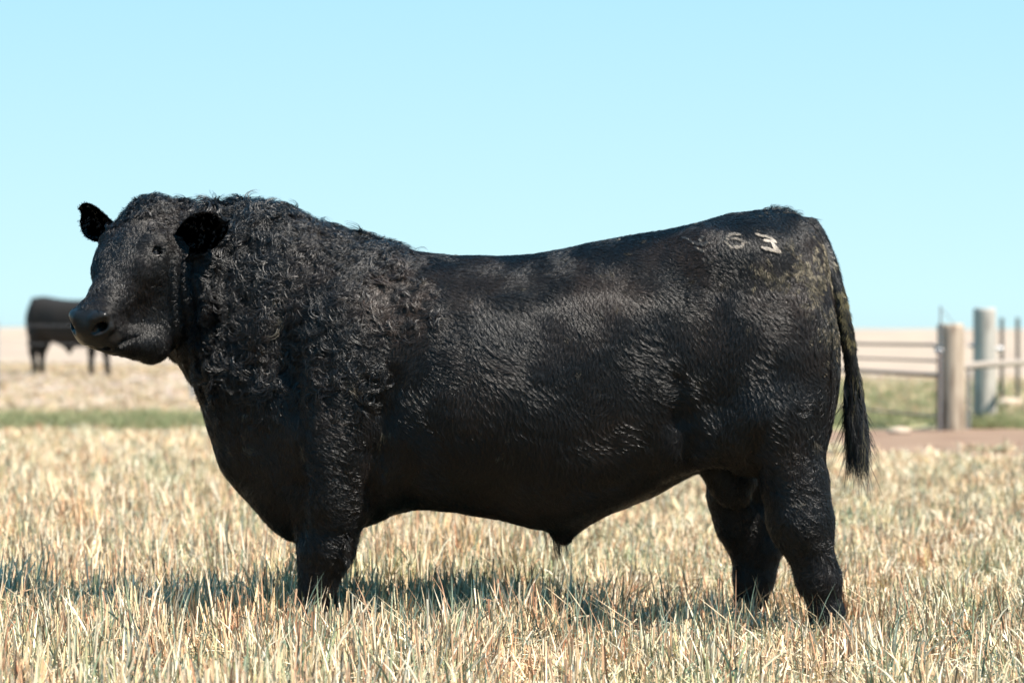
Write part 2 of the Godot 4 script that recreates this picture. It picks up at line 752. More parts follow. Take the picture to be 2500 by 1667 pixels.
func build_stubble() -> void:
	var kinds := []
	for k in 10:
		kinds.append(stubble_tuft(k))
	var lawn := Coat.new()
	var d := 4.6
	var feet := [Vector2(-0.64, 0.17), Vector2(-0.63, -0.17), Vector2(1.0, 0.2), Vector2(0.79, -0.2)]
	while d < 32.0:
		var half := 1.5 + d * 0.19 + 1.6 * smoothstep(12.0, 26.0, d)
		var per := 340.0 if d < 13.0 else (200.0 if d < 20.0 else 140.0)
		var count := int(half * 2.0 * 0.2 * per)
		for k in count:
			var x := rnd.randf_range(-half, half)
			var e := d + rnd.randf() * 0.2
			var z := EYE_DISTANCE - e
			var w := soft.get_noise_2d(x * 0.5, z * 0.35)
			var right := smoothstep(-1.5, 2.5, x + w * 1.5)
			if e + w * 2.0 > lerpf(27.2, 22.8, right) + rnd.randfn(0, 0.4):
				continue
			var blocked := false
			for f: Vector2 in feet:
				if f.distance_to(Vector2(x, z)) < 0.075:
					blocked = true
			if blocked or (soft.get_noise_2d(x * 1.5 - 17.0, z * 1.5) < -0.2 and rnd.randf() < 0.65):
				continue
			var g := soft.get_noise_2d(x * 1.3 + 90.0, z * 1.3)
			var h := clampf(1.0 + 0.95 * soft.get_noise_2d(x * 2.3, z * 2.3 + 31.0) + 0.3 * soft.get_noise_2d(x * 0.5, z * 0.5), 0.42, 1.65) * (0.86 + 0.40 * smoothstep(0.5, -0.5, x)) * lerpf(1.0, 0.6, smoothstep(13.0, 25.0, d))
			var s := rnd.randf_range(0.8, 1.2)
			var wide := 1.0 if d < 13.0 else (1.25 if d < 20.0 else 1.5)
			var tone := Color(1, 1, 1).lerp(Color(0.84, 0.92, 0.80), clampf(g * 1.8, 0, 1)).lerp(Color(1.03, 0.90, 0.78), clampf(-g * 1.8, 0, 1)) * rnd.randf_range(0.82, 1.08)
			lawn.places.append(Transform3D(Basis(Vector3(1, 0, 0), rnd.randfn(0, 0.1)) * Basis(Vector3(0, 0, 1), rnd.randfn(0, 0.1)) * Basis(Vector3.UP, rnd.randf() * TAU).scaled(Vector3(s * wide, s * h, s * wide)), Vector3(x, -0.004, z)))
			lawn.tints.append(Color(tone.r, tone.g, tone.b, 1))
		d += 0.2
	var root := Node3D.new()
	root.name = "dry_grass"
	root.set_meta("kind", "stuff")
	root.set_meta("label", "short dry straw stubble with dull green blades around the bull")
	root.set_meta("category", "grass")
	add_child(root)
	grow("stubble", lawn, kinds, mats.straw, root)
	var tall := Coat.new()
	var stalks := [stalk_tuft(), stalk_tuft(), stalk_tuft(), stalk_tuft(), stalk_tuft()]
	for k in 4200:
		var e := rnd.randf_range(4.8, 20.0) if k % 3 else rnd.randf_range(6.5, 10.2)
		var x := rnd.randf_range(-1, 1) * (1.3 + e * 0.19)
		var z := EYE_DISTANCE - e
		if k % 3 and soft.get_noise_2d(x * 0.8 + 11.0, z * 0.8) < -0.05:
			continue
		if k % 3 == 0:
			z = rnd.randf_range(-0.3, 0.75)
			x = rnd.randf_range(-2.2, 2.2)
			if x > 0.7 and rnd.randf() < 0.6:
				continue
		tall.places.append(Transform3D(Basis(Vector3.UP, rnd.randf() * TAU).scaled(Vector3.ONE * rnd.randf_range(0.7, 1.15)), Vector3(x, 0, z)))
		tall.tints.append(Color(1, 1, 1))
	grow("stalk", tall, stalks, mats.straw, root)
	var litter := Coat.new()
	for k in 6500:
		var e := rnd.randf_range(4.8, 22.0)
		var x := rnd.randf_range(-1, 1) * (1.3 + e * 0.19)
		litter.places.append(Transform3D(Basis(Vector3.UP, rnd.randf() * TAU), Vector3(x, 0, EYE_DISTANCE - e)))
		litter.tints.append(Color(1, 1, 1))
	grow("fallen_straw", litter, [fallen_straw(), fallen_straw(), fallen_straw(), fallen_straw(), fallen_straw(), fallen_straw()], mats.straw, root)


func wood(light: Color, dark: Color) -> StandardMaterial3D:
	var m := StandardMaterial3D.new()
	var grain := FastNoiseLite.new()
	grain.seed = 21
	grain.frequency = 0.02
	grain.fractal_octaves = 4
	var im := Image.create(128, 512, false, Image.FORMAT_RGB8)
	for x in 128:
		var a := TAU * x / 128.0
		for y in 512:
			var g := grain.get_noise_3d(cos(a) * 90.0, y * 0.35, sin(a) * 90.0) + 0.5 * grain.get_noise_3d(cos(a) * 300.0, y * 0.1, sin(a) * 300.0)
			im.set_pixel(x, y, light.lerp(dark, clampf(0.4 + g * 1.3, 0.0, 1.0)).linear_to_srgb())
	m.albedo_texture = ImageTexture.create_from_image(im)
	m.uv1_triplanar = true
	m.uv1_scale = Vector3(1.2, 0.5, 1.2)
	m.roughness = 0.9
	m.metallic_specular = 0.3
	return m


func log_shape(r: float, h: float, wobble: float) -> ArrayMesh:
	# a round post with an uneven outline, checks in its sides and a bevelled top
	var v := PackedVector3Array()
	var ix := PackedInt32Array()
	var sides := 28
	var levels := [[-0.05, 1.04], [0.0, 1.03], [0.15, 1.0], [0.4, 0.985], [0.7, 0.975], [h - 0.06, 0.96], [h - 0.02, 0.95], [h, 0.88]]
	for l in levels:
		for s in sides:
			var a := TAU * s / sides
			var q: float = r * l[1] * (1.0 + wobble * soft.get_noise_3d(cos(a) * 1.4 + r * 9.0, l[0] * 1.2, sin(a) * 1.4))
			if s == 5 or s == 17 or s == 22:
				q *= 0.95
			v.append(Vector3(cos(a) * q, l[0] + (0.006 * cos(a * 2.0 + 1.0) if l[0] > h - 0.05 else 0.0), sin(a) * q))
	for l in levels.size() - 1:
		for s in sides:
			var a := l * sides + s
			var b := l * sides + (s + 1) % sides
			ix.append_array(PackedInt32Array([a, a + sides, b, b, a + sides, b + sides]))
	var c := v.size()
	v.append(Vector3(0, h - 0.004, 0))
	for s in sides:
		ix.append_array(PackedInt32Array([c, c - sides + (s + 1) % sides, c - sides + s]))
	var st := SurfaceTool.new()
	st.begin(Mesh.PRIMITIVE_TRIANGLES)
	for p in v:
		st.add_vertex(p)
	for k in range(0, ix.size(), 3):
		st.add_index(ix[k])
		st.add_index(ix[k + 2])
		st.add_index(ix[k + 1])
	st.generate_normals()
	return st.commit()


func picket_shape(h: float) -> ArrayMesh:
	# a steel star picket: three ribs round a spine, cut square at the top
	var st := SurfaceTool.new()
	st.begin(Mesh.PRIMITIVE_TRIANGLES)
	for k in 3:
		var a := TAU * k / 3.0 + 0.4
		var box := BoxMesh.new()
		box.size = Vector3(0.030, h + 0.1, 0.007)
		st.append_from(box, 0, Transform3D(Basis(Vector3.UP, a), Vector3(cos(a) * 0.014, h * 0.5 - 0.05 + 0.001 * k, -sin(a) * 0.014)))
	return st.commit()


func build_fences() -> void:
	var grey := wood(Color(0.37, 0.345, 0.31), Color(0.18, 0.165, 0.15))
	var tan := wood(Color(0.37, 0.305, 0.235), Color(0.15, 0.11, 0.08))
	# the near post, with a steel upright wired to it
	var post := thing("gate_post", "shorter weathered round timber post beside the steel gate", "post", Vector3(4.51, 0, -20.0))
	post.rotation = Vector3(0.01, 0, 0.012)
	part("timber", log_shape(0.142, 1.09, 0.06), tan, post)
	part("hinge_bolt", tube([Vector3(-0.10, 0.82, 0.08), Vector3(-0.175, 0.82, 0.10)], [0.022, 0.026], 10), mats.bright, post)
	var rod := thing("steel_upright", "thin steel upright standing against the shorter timber post", "rod", Vector3(4.375, 0, -19.86))
	part("rod", tube([Vector3(0, -0.05, 0), Vector3(0, 1.27, 0)], [0.011, 0.011], 8), mats.steel, rod)
	part("tie_wire", tube([Vector3(0, 1.25, 0), Vector3(0.09, 1.16, -0.05), Vector3(0.15, 1.085, -0.10)], [0.004, 0.004, 0.004], 6), mats.steel, rod)
	var tall := thing("strainer_post", "taller grey round timber post behind the horizontal rail", "post", Vector3(5.57, 0, -24.4))
	part("timber", log_shape(0.138, 1.28, 0.05), grey, tall)
	part("cross_bolt", tube([Vector3(-0.19, 0.84, 0.02), Vector3(0.185, 0.80, 0.02)], [0.02, 0.02], 10), mats.bright, tall)
	part("bolt_nut", tube([Vector3(0.16, 0.803, 0.02), Vector3(0.20, 0.797, 0.02)], [0.036, 0.036], 6), mats.bright, tall)
	# the rail with its steel leg
	var rail := thing("timber_rail", "horizontal pale timber rail between the two round posts", "rail", Vector3(4.62, 0, -20.2))
	part("pole", tube([Vector3(0.0, 0.645, 0.0), Vector3(0.5, 0.65, -1.5), Vector3(1.0, 0.645, -3.0), Vector3(2.4, 0.64, -7.2)], [0.042, 0.040, 0.038, 0.034], 14), mats.old_rail, rail)
	part("leg", tube([Vector3(0.11, -0.05, -0.1), Vector3(0.11, 0.62, -0.1)], [0.019, 0.019], 10), mats.steel, rail)
	# the open gate swings away from the camera
	var gate := thing("pipe_gate", "rusty steel pipe gate swung open behind the bull's tail", "gate", Vector3(4.36, 0, -19.9))
	var along := Vector3(-0.18, 0, -0.983) * 5.0
	var bars := [[0.875, 0.017], [0.71, 0.016], [0.57, 0.026]]
	part("top_rail", tube([Vector3(0, 0.60, 0), Vector3(0, 0.80, 0), along * 0.01 + Vector3(0, 0.85, 0), along * 0.035 + Vector3(0, 0.875, 0), along * 0.5 + Vector3(0, 0.87, 0), along + Vector3(0, 0.875, 0)], [0.017, 0.017, 0.017, 0.017, 0.017, 0.017], 10), mats.rust, gate)
	part("rail", tube([Vector3(0, 0.71, 0), along + Vector3(0, 0.715, 0)], [0.014, 0.014], 10), mats.rust, gate)
	part("rail", tube([Vector3(0, 0.565, 0), along + Vector3(0, 0.575, 0)], [0.024, 0.024], 10), mats.rust, gate)
	part("rail", tube([Vector3(0, 0.14, 0), along + Vector3(0, 0.15, 0)], [0.012, 0.012], 10), mats.rust, gate)
	part("stile", tube([Vector3(0, 0.0, 0), Vector3(0, 0.60, 0)], [0.020, 0.020], 10), mats.rust, gate)
	part("stile", tube([along + Vector3(0, 0.08, 0), along + Vector3(0, 0.875, 0)], [0.020, 0.020], 10), mats.rust, gate)
	for k in 4:
		part("mesh_wire", tube([along * (0.2 + 0.2 * k) + Vector3(0, 0.15, 0), along * (0.2 + 0.2 * k) + Vector3(0, 0.57, 0)], [0.004, 0.004], 6), mats.rust, gate)
	# steel pickets at the right edge
	var picket := thing("steel_picket", "dark steel picket just beyond the taller timber post", "picket", Vector3(7.0, 0, -31.6), "steel pickets by the posts")
	part("stake", picket_shape(1.19), mats.dark, picket)
	var second: Node3D = picket.duplicate()
	second.name = numbered("steel_picket")
	add_child(second)
	second.position = Vector3(7.19, 0, -31.4)
	second.set_meta("label", "dark steel picket nearest the frame's right edge")
	# wire fence across the back
	var run := thing("wire_fence", "thin wire fence on steel pickets along the green verge", "fence", Vector3(-6.99, 0, -29.5))
	for k in range(-1, 5):
		part("picket", picket_shape(1.08), mats.pale, run, Vector3(2.65 * k, land(-6.93 + 2.65 * k, -29.5), 0))
	for h in [0.25, 0.5, 0.75, 1.0]:
		var path := []
		var rad := []
		for k in range(-1, 5):
			path.append(Vector3(2.65 * k, land(-6.93 + 2.65 * k, -29.5) + h, 0.016))
			rad.append(0.0022)
		part("wire", tube(path, rad, 5), mats.steel, run)
	rock("pale_stone", "flat pale stone lying on the dirt track near the gate", Vector3(3.85, 0.02, -19.1), Vector3(0.115, 0.045, 0.07), 3)
	rock("white_stone", "whitish stone in the grass behind the taller post", Vector3(6.5, 0.06, -28.3), Vector3(0.13, 0.07, 0.1), 8)
	rock("white_stone", "small whitish stone in grass by the right edge", Vector3(6.72, 0.04, -28.8), Vector3(0.10, 0.08, 0.09), 12)


func rock(called: String, label: String, at: Vector3, size: Vector3, seed_at: int) -> void:
	var v := PackedVector3Array()
	var st := SurfaceTool.new()
	st.begin(Mesh.PRIMITIVE_TRIANGLES)
	var rings := 10
	var sides := 16
	for i in rings + 1:
		var a := PI * i / rings
		for s in sides:
			var b := TAU * s / sides
			var p := Vector3(sin(a) * cos(b), cos(a), sin(a) * sin(b))
			var k := 1.0 + 0.3 * soft.get_noise_3d(p.x + seed_at, p.y, p.z) + 0.1 * soft.get_noise_3d(p.x * 4.0 + seed_at, p.y * 4.0, p.z * 4.0)
			st.add_vertex(Vector3(p.x * size.x, p.y * size.y, p.z * size.z) * k)
	for i in rings:
		for s in sides:
			var a := i * sides + s
			var b := i * sides + (s + 1) % sides
			for q in [a, a + sides, b, b, a + sides, b + sides]:
				st.add_index(q)
	st.generate_normals()
	var o := part(numbered(called), st.commit(), mats.stone, self, at)
	o.set_meta("label", label)
	o.set_meta("category", "stone")


# ------------------------------------------------------------------ verge and far grass
func green_tuft() -> ArrayMesh:
	var d := {"v": PackedVector3Array(), "n": PackedVector3Array(), "c": PackedColorArray(), "i": PackedInt32Array()}
	for b in 22:
		var r := sqrt(rnd.randf()) * 0.09
		var a := rnd.randf() * TAU
		var c := Color(0.085, 0.13, 0.05).lerp(Color(0.19, 0.195, 0.085), rnd.randf())
		if rnd.randf() < 0.25:
			c = Color(0.34, 0.28, 0.16)
		blade(d, Vector3(cos(a) * r, 0, sin(a) * r), rnd.randf_range(0.04, 0.11), rnd.randf_range(0.005, 0.009), absf(rnd.randfn(0.1, 0.3)), rnd.randf() * TAU, rnd.randf_range(0.2, 1.0), 0.0, false, c)
	return mesh_of(d.v, d.n, d.i, d.c)


func build_verge() -> void:
	var green := Coat.new()
	var dry := Coat.new()
	for k in 26000:
		var e := 29.0 + 31.0 * pow(rnd.randf(), 1.6)
		var x := rnd.randf_range(-1, 1) * (1.5 + e * 0.19)
		var z := EYE_DISTANCE - e
		var w := soft.get_noise_2d(x * 0.5, z * 0.35)
		var w2 := soft.get_noise_2d(x * 1.7 + 40.0, z * 1.2)
		var right := smoothstep(-1.5, 2.5, x + w * 1.5)
		var edge := e + w * 2.0
		var here := 0.0
		if right > 0.5:
			here = smoothstep(30.0, 31.5, edge) * smoothstep(58.0, 48.0, edge) * clampf(0.22 - w2 * 1.8, 0.0, 1.0)
		else:
			here = smoothstep(29.5, 30.5, edge) * smoothstep(35.5, 33.0, edge)
		var t := Transform3D(Basis(Vector3.UP, rnd.randf() * TAU).scaled(Vector3.ONE * rnd.randf_range(0.8, 1.3)), Vector3(x, land(x, z), z))
		if rnd.randf() < here:
			green.places.append(t)
			green.tints.append(Color(1, 1, 1) * rnd.randf_range(0.8, 1.15))
		elif rnd.randf() < 0.25 and edge > 33.0:
			t.basis = t.basis.scaled(Vector3(1.3, 0.6, 1.3))
			dry.places.append(t)
			dry.tints.append(Color(0.85, 0.8, 0.75) * rnd.randf_range(0.8, 1.1))
	for k in 500:
		var x := 4.75 + rnd.randf() * 3.0
		var z := -20.3 - rnd.randf() * 1.6
		green.places.append(Transform3D(Basis(Vector3.UP, rnd.randf() * TAU).scaled(Vector3.ONE * rnd.randf_range(0.7, 1.2)), Vector3(x, 0, z)))
		green.tints.append(Color(0.9, 0.9, 0.8))
	var root := Node3D.new()
	root.name = "verge_grass"
	root.set_meta("kind", "stuff")
	root.set_meta("label", "short green grass along the fence line and gateway")
	root.set_meta("category", "grass")
	add_child(root)
	grow("green_grass", green, [green_tuft(), green_tuft(), green_tuft()], mats.straw, root)
	grow("sparse_straw", dry, [stubble_tuft(0), stubble_tuft(1)], mats.straw, root)


# ------------------------------------------------------------------ the bull far behind
func build_far_bull() -> void:
	var bull := thing("distant_bull", "smaller black bull in the far paddock, partly hidden by the near bull's muzzle", "bull", Vector3(-7.3, land(-7.3, -38.5), -38.5))
	var body := []
	trunk(body, [[-0.95, 1.36, 0.78, 0.16, 0.0], [-0.8, 1.34, 0.60, 0.2, 0.0], [-0.62, 1.34, 0.50, 0.25, 0.0], [-0.4, 1.30, 0.48, 0.29, 0.0], [-0.1, 1.28, 0.47, 0.33, 0.0], [0.2, 1.29, 0.48, 0.34, 0.0], [0.45, 1.32, 0.56, 0.31, 0.0], [0.65, 1.35, 0.62, 0.29, 0.0], [0.8, 1.34, 0.66, 0.25, 0.0], [0.88, 1.28, 0.72, 0.18, 0.0], [0.93, 1.15, 0.85, 0.08, 0.0]], 0.05)
	for s in [1.0, -1.0]:
		egg(body, Vector3(0.70, 0.88, 0.16 * s), Vector3(0.20, 0.34, 0.13), 0.08)
		egg(body, Vector3(-0.5, 0.85, 0.18 * s), Vector3(0.18, 0.3, 0.12), 0.07)
		chain(body, [[Vector3(0.70, 0.70, 0.16 * s), 0.15], [Vector3(0.76 + 0.04 * s, 0.48, 0.18 * s), 0.08], [Vector3(0.80 + 0.04 * s, 0.40, 0.18 * s), 0.07], [Vector3(0.78 + 0.06 * s, 0.15, 0.18 * s), 0.045], [Vector3(0.76 + 0.06 * s, 0.04, 0.18 * s), 0.055]], 0.05)
		chain(body, [[Vector3(-0.52, 0.66, 0.17 * s), 0.12], [Vector3(-0.52 - 0.03 * s, 0.40, 0.16 * s), 0.07], [Vector3(-0.52 - 0.05 * s, 0.20, 0.16 * s), 0.045], [Vector3(-0.54 - 0.05 * s, 0.04, 0.16 * s), 0.052]], 0.05)
		egg(body, Vector3(-1.22, 1.30, 0.19 * s), Vector3(0.04, 0.05, 0.11), 0.03)
	cone(body, Vector3(0.12, 0.50, 0.0), 0.10, Vector3(0.10, 0.37, 0.0), 0.03, 0.06)
	cone(body, Vector3(-0.85, 1.12, 0.0), 0.22, Vector3(-1.18, 1.26, 0.0), 0.14, 0.1)
	cone(body, Vector3(-1.2, 1.27, 0.0), 0.125, Vector3(-1.45, 1.02, 0.0), 0.075, 0.06)
	cone(body, Vector3(0.90, 1.30, 0.0), 0.035, Vector3(0.97, 0.75, 0.0), 0.02, 0.02)
	cone(body, Vector3(0.97, 0.75, 0.0), 0.025, Vector3(0.975, 0.5, 0.0), 0.04, 0.02)
	var shape := surface(body, Vector3(-1.6, -0.02, -0.42), Vector3(1.05, 1.5, 0.42), 0.028, 0)
	part("body", mesh_of(shape.v, shape.n, shape.i), mats.far_hide, bull)
	bull.rotation.y = PI - 0.5
	bull.scale = Vector3.ONE * 0.97


# ------------------------------------------------------------------ the bull
func head_frame() -> Transform3D:
	var a := Vector3(-0.35, -0.74, 0.575).normalized()
	var l := Vector3(0.854, -0.10, 0.52)
	l = (l - a * l.dot(a)).normalized()
	return Transform3D(Basis(a, l, a.cross(l)), Vector3(-1.186, 1.462, 0.12))


func body_bumps(p: Vector3) -> float:
	var b := soft.get_noise_3d(p.x * 3.0, p.y * 3.0, p.z * 3.0) * 0.006
	if p.x < -0.35 and p.y > 0.7:
		b += fine.get_noise_3d(p.x * 2.2, p.y * 1.1, p.z * 2.2) * 0.007 * smoothstep(-0.35, -0.6, p.x)
	if p.x < -0.86 and p.y > 0.8:
		b += folds(p) * smoothstep(-0.86, -0.95, p.x) * smoothstep(1.3, 1.15, p.y)
	return b


func folds(p: Vector3) -> float:
	# upright wrinkles of loose skin behind the cheek
	return sin(p.x * 140.0 + p.y * 16.0 + w_of(p) * 5.0) * 0.007 * smoothstep(-1.12, -1.06, p.x)


func w_of(p: Vector3) -> float:
	return soft.get_noise_3d(p.x * 2.0, p.y * 2.0, p.z * 2.0)


func head_bumps(p: Vector3) -> float:
	var b := fine.get_noise_3d(p.x * 2.0, p.y * 2.0, p.z * 2.0) * 0.002
	if p.x > -1.12 and p.y < 1.34:
		b += folds(p) * smoothstep(1.34, 1.22, p.y)
	return b


func build_bull() -> void:
	var bull := thing("black_bull", "large black bull standing side-on in the stubble, branded on its rump", "bull")
	var body := []
	trunk(body, [[-1.161,1.440,1.00,0.09,0.050], [-1.106,1.455,0.945,0.125,0.050], [-1.051,1.448,0.885,0.165,0.045], [-0.996,1.450,0.753,0.215,0.035], [-0.955,1.454,0.595,0.235,0.020], [-0.913,1.456,0.534,0.250,0.010], [-0.856,1.462,0.469,0.265,0.000], [-0.799,1.455,0.403,0.280,0.000], [-0.741,1.442,0.359,0.290,0.000], [-0.684,1.411,0.346,0.300,0.000], [-0.626,1.384,0.350,0.305,0.000], [-0.569,1.368,0.367,0.310,0.000], [-0.497,1.350,0.396,0.315,0.000], [-0.396,1.322,0.436,0.330,0.000], [-0.310,1.297,0.456,0.345,0.000], [-0.181,1.282,0.442,0.365,0.000], [-0.037,1.284,0.417,0.375,0.000], [0.078,1.289,0.390,0.375,0.000], [0.164,1.304,0.384,0.370,0.000], [0.250,1.328,0.413,0.360,0.000], [0.350,1.345,0.453,0.345,0.000], [0.465,1.365,0.496,0.330,0.000], [0.552,1.381,0.551,0.320,0.000], [0.638,1.401,0.591,0.310,0.000], [0.724,1.422,0.623,0.300,0.000], [0.810,1.433,0.637,0.285,0.000], [0.882,1.436,0.652,0.260,0.000], [0.939,1.423,0.680,0.230,0.000], [0.982,1.396,0.723,0.200,0.000], [1.018,1.341,0.781,0.160,0.000], [1.044,1.262,0.846,0.110,0.000], [1.066,1.140,0.925,0.050,0.000]], 0.05)
	# hindquarters
	for s in [1.0, -1.0]:
		egg(body, Vector3(0.83, 0.91, 0.165 * s), Vector3(0.225, 0.36, 0.155), 0.08)
		egg(body, Vector3(-0.53, 0.87, 0.21 * s), Vector3(0.20, 0.33, 0.13), 0.07)
		egg(body, Vector3(0.72, 1.28, 0.17 * s), Vector3(0.16, 0.08, 0.10), 0.10)
		cone(body, Vector3(0.50, 0.66, 0.20 * s), 0.06, Vector3(0.71, 0.72, 0.2 * s), 0.09, 0.08)
		egg(body, Vector3(-0.42, 0.62, 0.19 * s), Vector3(0.07, 0.12, 0.07), 0.06)
	chain(body, [[Vector3(0.838, 0.757, 0.17), 0.17], [Vector3(0.914, 0.547, 0.19), 0.094], [Vector3(0.934, 0.428, 0.20), 0.090], [Vector3(0.990, 0.238, 0.20), 0.054], [Vector3(1.018, 0.126, 0.20), 0.042], [Vector3(1.011, 0.055, 0.20), 0.046]], 0.05)
	chain(body, [[Vector3(0.795, 0.718, -0.17), 0.16], [Vector3(0.768, 0.497, -0.19), 0.094], [Vector3(0.791, 0.394, -0.20), 0.088], [Vector3(0.823, 0.306, -0.20), 0.068], [Vector3(0.815, 0.203, -0.20), 0.052], [Vector3(0.801, 0.101, -0.20), 0.043], [Vector3(0.79, 0.055, -0.20), 0.052]], 0.05)
	chain(body, [[Vector3(-0.599, 0.702, 0.20), 0.13], [Vector3(-0.583, 0.504, 0.18), 0.112], [Vector3(-0.604, 0.335, 0.17), 0.078], [Vector3(-0.624, 0.255, 0.17), 0.050], [Vector3(-0.634, 0.186, 0.17), 0.038], [Vector3(-0.637, 0.090, 0.17), 0.040], [Vector3(-0.637, 0.055, 0.17), 0.046]], 0.05)
	chain(body, [[Vector3(-0.60, 0.702, -0.20), 0.13], [Vector3(-0.585, 0.504, -0.18), 0.108], [Vector3(-0.612, 0.335, -0.17), 0.072], [Vector3(-0.634, 0.255, -0.17), 0.048], [Vector3(-0.644, 0.186, -0.17), 0.038], [Vector3(-0.642, 0.090, -0.17), 0.040], [Vector3(-0.64, 0.055, -0.17), 0.050]], 0.05)
	# sheath and scrotum
	cone(body, Vector3(0.19, 0.50, 0.0), 0.11, Vector3(0.167, 0.365, 0.0), 0.026, 0.06)
	chain(body, [[Vector3(0.66, 0.66, 0.0), 0.06], [Vector3(0.715, 0.575, 0.0), 0.072], [Vector3(0.735, 0.53, 0.0), 0.07]], 0.03)
	for g in [[[[0.530, 0.873], [0.544, 0.762], [0.578, 0.664], [0.588, 0.612]], 0.028], [[[-0.378, 0.901], [-0.412, 0.775], [-0.433, 0.636], [-0.456, 0.496]], 0.026], [[[-0.677, 0.705], [-0.684, 0.538], [-0.685, 0.378]], 0.022], [[[-0.747, 1.123], [-0.726, 0.914], [-0.677, 0.733]], 0.022], [[[0.786, 0.691], [0.779, 0.580], [0.814, 0.468]], 0.016]]:
		groove(body, g[0], g[1])
	var shape := surface(body, Vector3(-1.2, 0.0, -0.46), Vector3(1.16, 1.52, 0.46), 0.0145, 1)
	print("body ", shape.v.size(), " ", Time.get_ticks_msec())

	# head, in its own axes: x poll to nose, y to the bull's left, z out of the face
	var hf := head_frame()
	var head := []
	var hb := hf.basis
	var H := func(u: float, v: float, w: float) -> Vector3: return hf * Vector3(u, v, w)
	egg(head, H.call(0.09, 0, -0.105), Vector3(0.13, 0.115, 0.115), 0.05, hb)
	egg(head, H.call(0.20, 0, -0.085), Vector3(0.12, 0.112, 0.085), 0.05, hb)
	egg(head, H.call(0.01, 0, -0.07), Vector3(0.06, 0.085, 0.07), 0.05, hb)
	cone(head, H.call(0.20, 0, -0.10), 0.088, H.call(0.47, 0, -0.072), 0.064, 0.06)
	for s in [1.0, -1.0]:
		egg(head, H.call(0.20, 0.062 * s, -0.19), Vector3(0.14, 0.055, 0.12), 0.06, hb)
		cone(head, H.call(0.22, 0.05 * s, -0.25), 0.06, H.call(0.46, 0.02 * s, -0.145), 0.04, 0.05)
		egg(head, H.call(0.150, 0.092 * s, -0.043), Vector3(0.046, 0.036, 0.034), 0.035, hb)
	for s in [1.0, -1.0]:
		egg(head, H.call(0.470, 0.003 + 0.030 * s, -0.066), Vector3(0.056, 0.047, 0.056), 0.03, hb)
		egg(head, H.call(0.472, 0.003 + 0.034 * s, -0.112), Vector3(0.054, 0.042, 0.042), 0.025, hb)
		egg(head, H.call(0.215, 0.066 * s, -0.062), Vector3(0.07, 0.050, 0.050), 0.04, hb)
		# rolled rims over and under the nostril
		var reach: float = s if s > 0.0 else s * 0.8
		cone(head, H.call(0.496, 0.038 * reach, -0.020), 0.012, H.call(0.482, 0.068 * reach, -0.024), 0.013, 0.02)
		cone(head, H.call(0.507, 0.042 * reach, -0.070), 0.014, H.call(0.493, 0.073 * reach, -0.066), 0.014, 0.02)
	egg(head, H.call(0.490, 0, -0.080), Vector3(0.052, 0.05, 0.058), 0.03, hb)
	egg(head, H.call(0.440, 0, -0.172), Vector3(0.058, 0.056, 0.034), 0.02, hb)
	cone(head, Vector3(-1.16, 1.0, 0.2), 0.05, Vector3(-1.10, 1.10, 0.12), 0.10, 0.06)
	cone(head, Vector3(-1.275, 1.005, 0.33), 0.032, Vector3(-1.17, 0.995, 0.22), 0.05, 0.04)
	cone(head, H.call(0.12, 0, -0.18), 0.14, Vector3(-1.03, 1.20, 0.06), 0.18, 0.08)
	for s in [1.0, -1.0]:
		cone(head, H.call(0.528, 0.044 * s, -0.047), 0.012, H.call(0.510, 0.076 * s, -0.041), 0.014, 0.008, true)
		cone(head, H.call(0.515, 0.058 * s, -0.044), 0.015, H.call(0.44, 0.046 * s, -0.072), 0.012, 0.008, true)
		cone(head, H.call(0.508, 0.078 * s, -0.038), 0.009, H.call(0.492, 0.082 * s, -0.024), 0.006, 0.008, true)
		egg(head, H.call(0.186, 0.098 * s, -0.048) + (hb.y * (0.7 * s) + hb.z * 0.62 + hb.x * 0.1) * 0.010, Vector3(0.021, 0.020, 0.020), 0.012, hb, true)
		var lips := [Vector3(0.538, 0.0, -0.120), Vector3(0.522, 0.048, -0.126), Vector3(0.486, 0.082, -0.140), Vector3(0.440, 0.090, -0.168), Vector3(0.395, 0.094, -0.203), Vector3(0.34, 0.106, -0.245)]
		for i in lips.size() - 1:
			var p: Vector3 = lips[i]
			var q: Vector3 = lips[i + 1]
			cone(head, H.call(p.x, p.y * s, p.z), 0.008 - 0.001 * i, H.call(q.x, q.y * s, q.z), 0.007 - 0.001 * i, 0.012, true)
	var skull := surface(head, Vector3(-1.50, 0.88, -0.2), Vector3(-0.9, 1.56, 0.6), 0.0065, 2)
	print("head ", skull.v.size(), " ", Time.get_ticks_msec())

	# tail
	var tail_path := [Vector3(0.90, 1.385, 0.0), Vector3(0.982, 1.372, 0.0), Vector3(1.015, 1.315, 0.0), Vector3(1.046, 1.240, 0.03), Vector3(1.070, 1.154, 0.05), Vector3(1.094, 1.054, 0.055), Vector3(1.107, 0.982, 0.05), Vector3(1.122, 0.867, 0.03), Vector3(1.134, 0.781, 0.02), Vector3(1.142, 0.72, 0.02)]
	var tail_radii := [0.03, 0.042, 0.038, 0.031, 0.027, 0.024, 0.022, 0.021, 0.020, 0.012]
	var tail := sweep(tail_path, tail_radii, 14)
	var skin := {"v": shape.v.duplicate(), "n": shape.n.duplicate(), "i": shape.i.duplicate()}
	# the bare wet nose keeps its own surface
	var furry := PackedInt32Array()
	var bare := PackedInt32Array()
	var to_head := hf.affine_inverse()
	for f in range(0, skull.i.size(), 3):
		var q: Vector3 = to_head * ((skull.v[skull.i[f]] + skull.v[skull.i[f + 1]] + skull.v[skull.i[f + 2]]) / 3.0)
		var wet := on_nose(q)
		for e in 3:
			if wet:
				bare.append(skull.i[f + e])
			else:
				furry.append(skull.i[f + e])
	join(skin, {"v": skull.v, "n": skull.n, "i": furry})
	join(skin, tail)
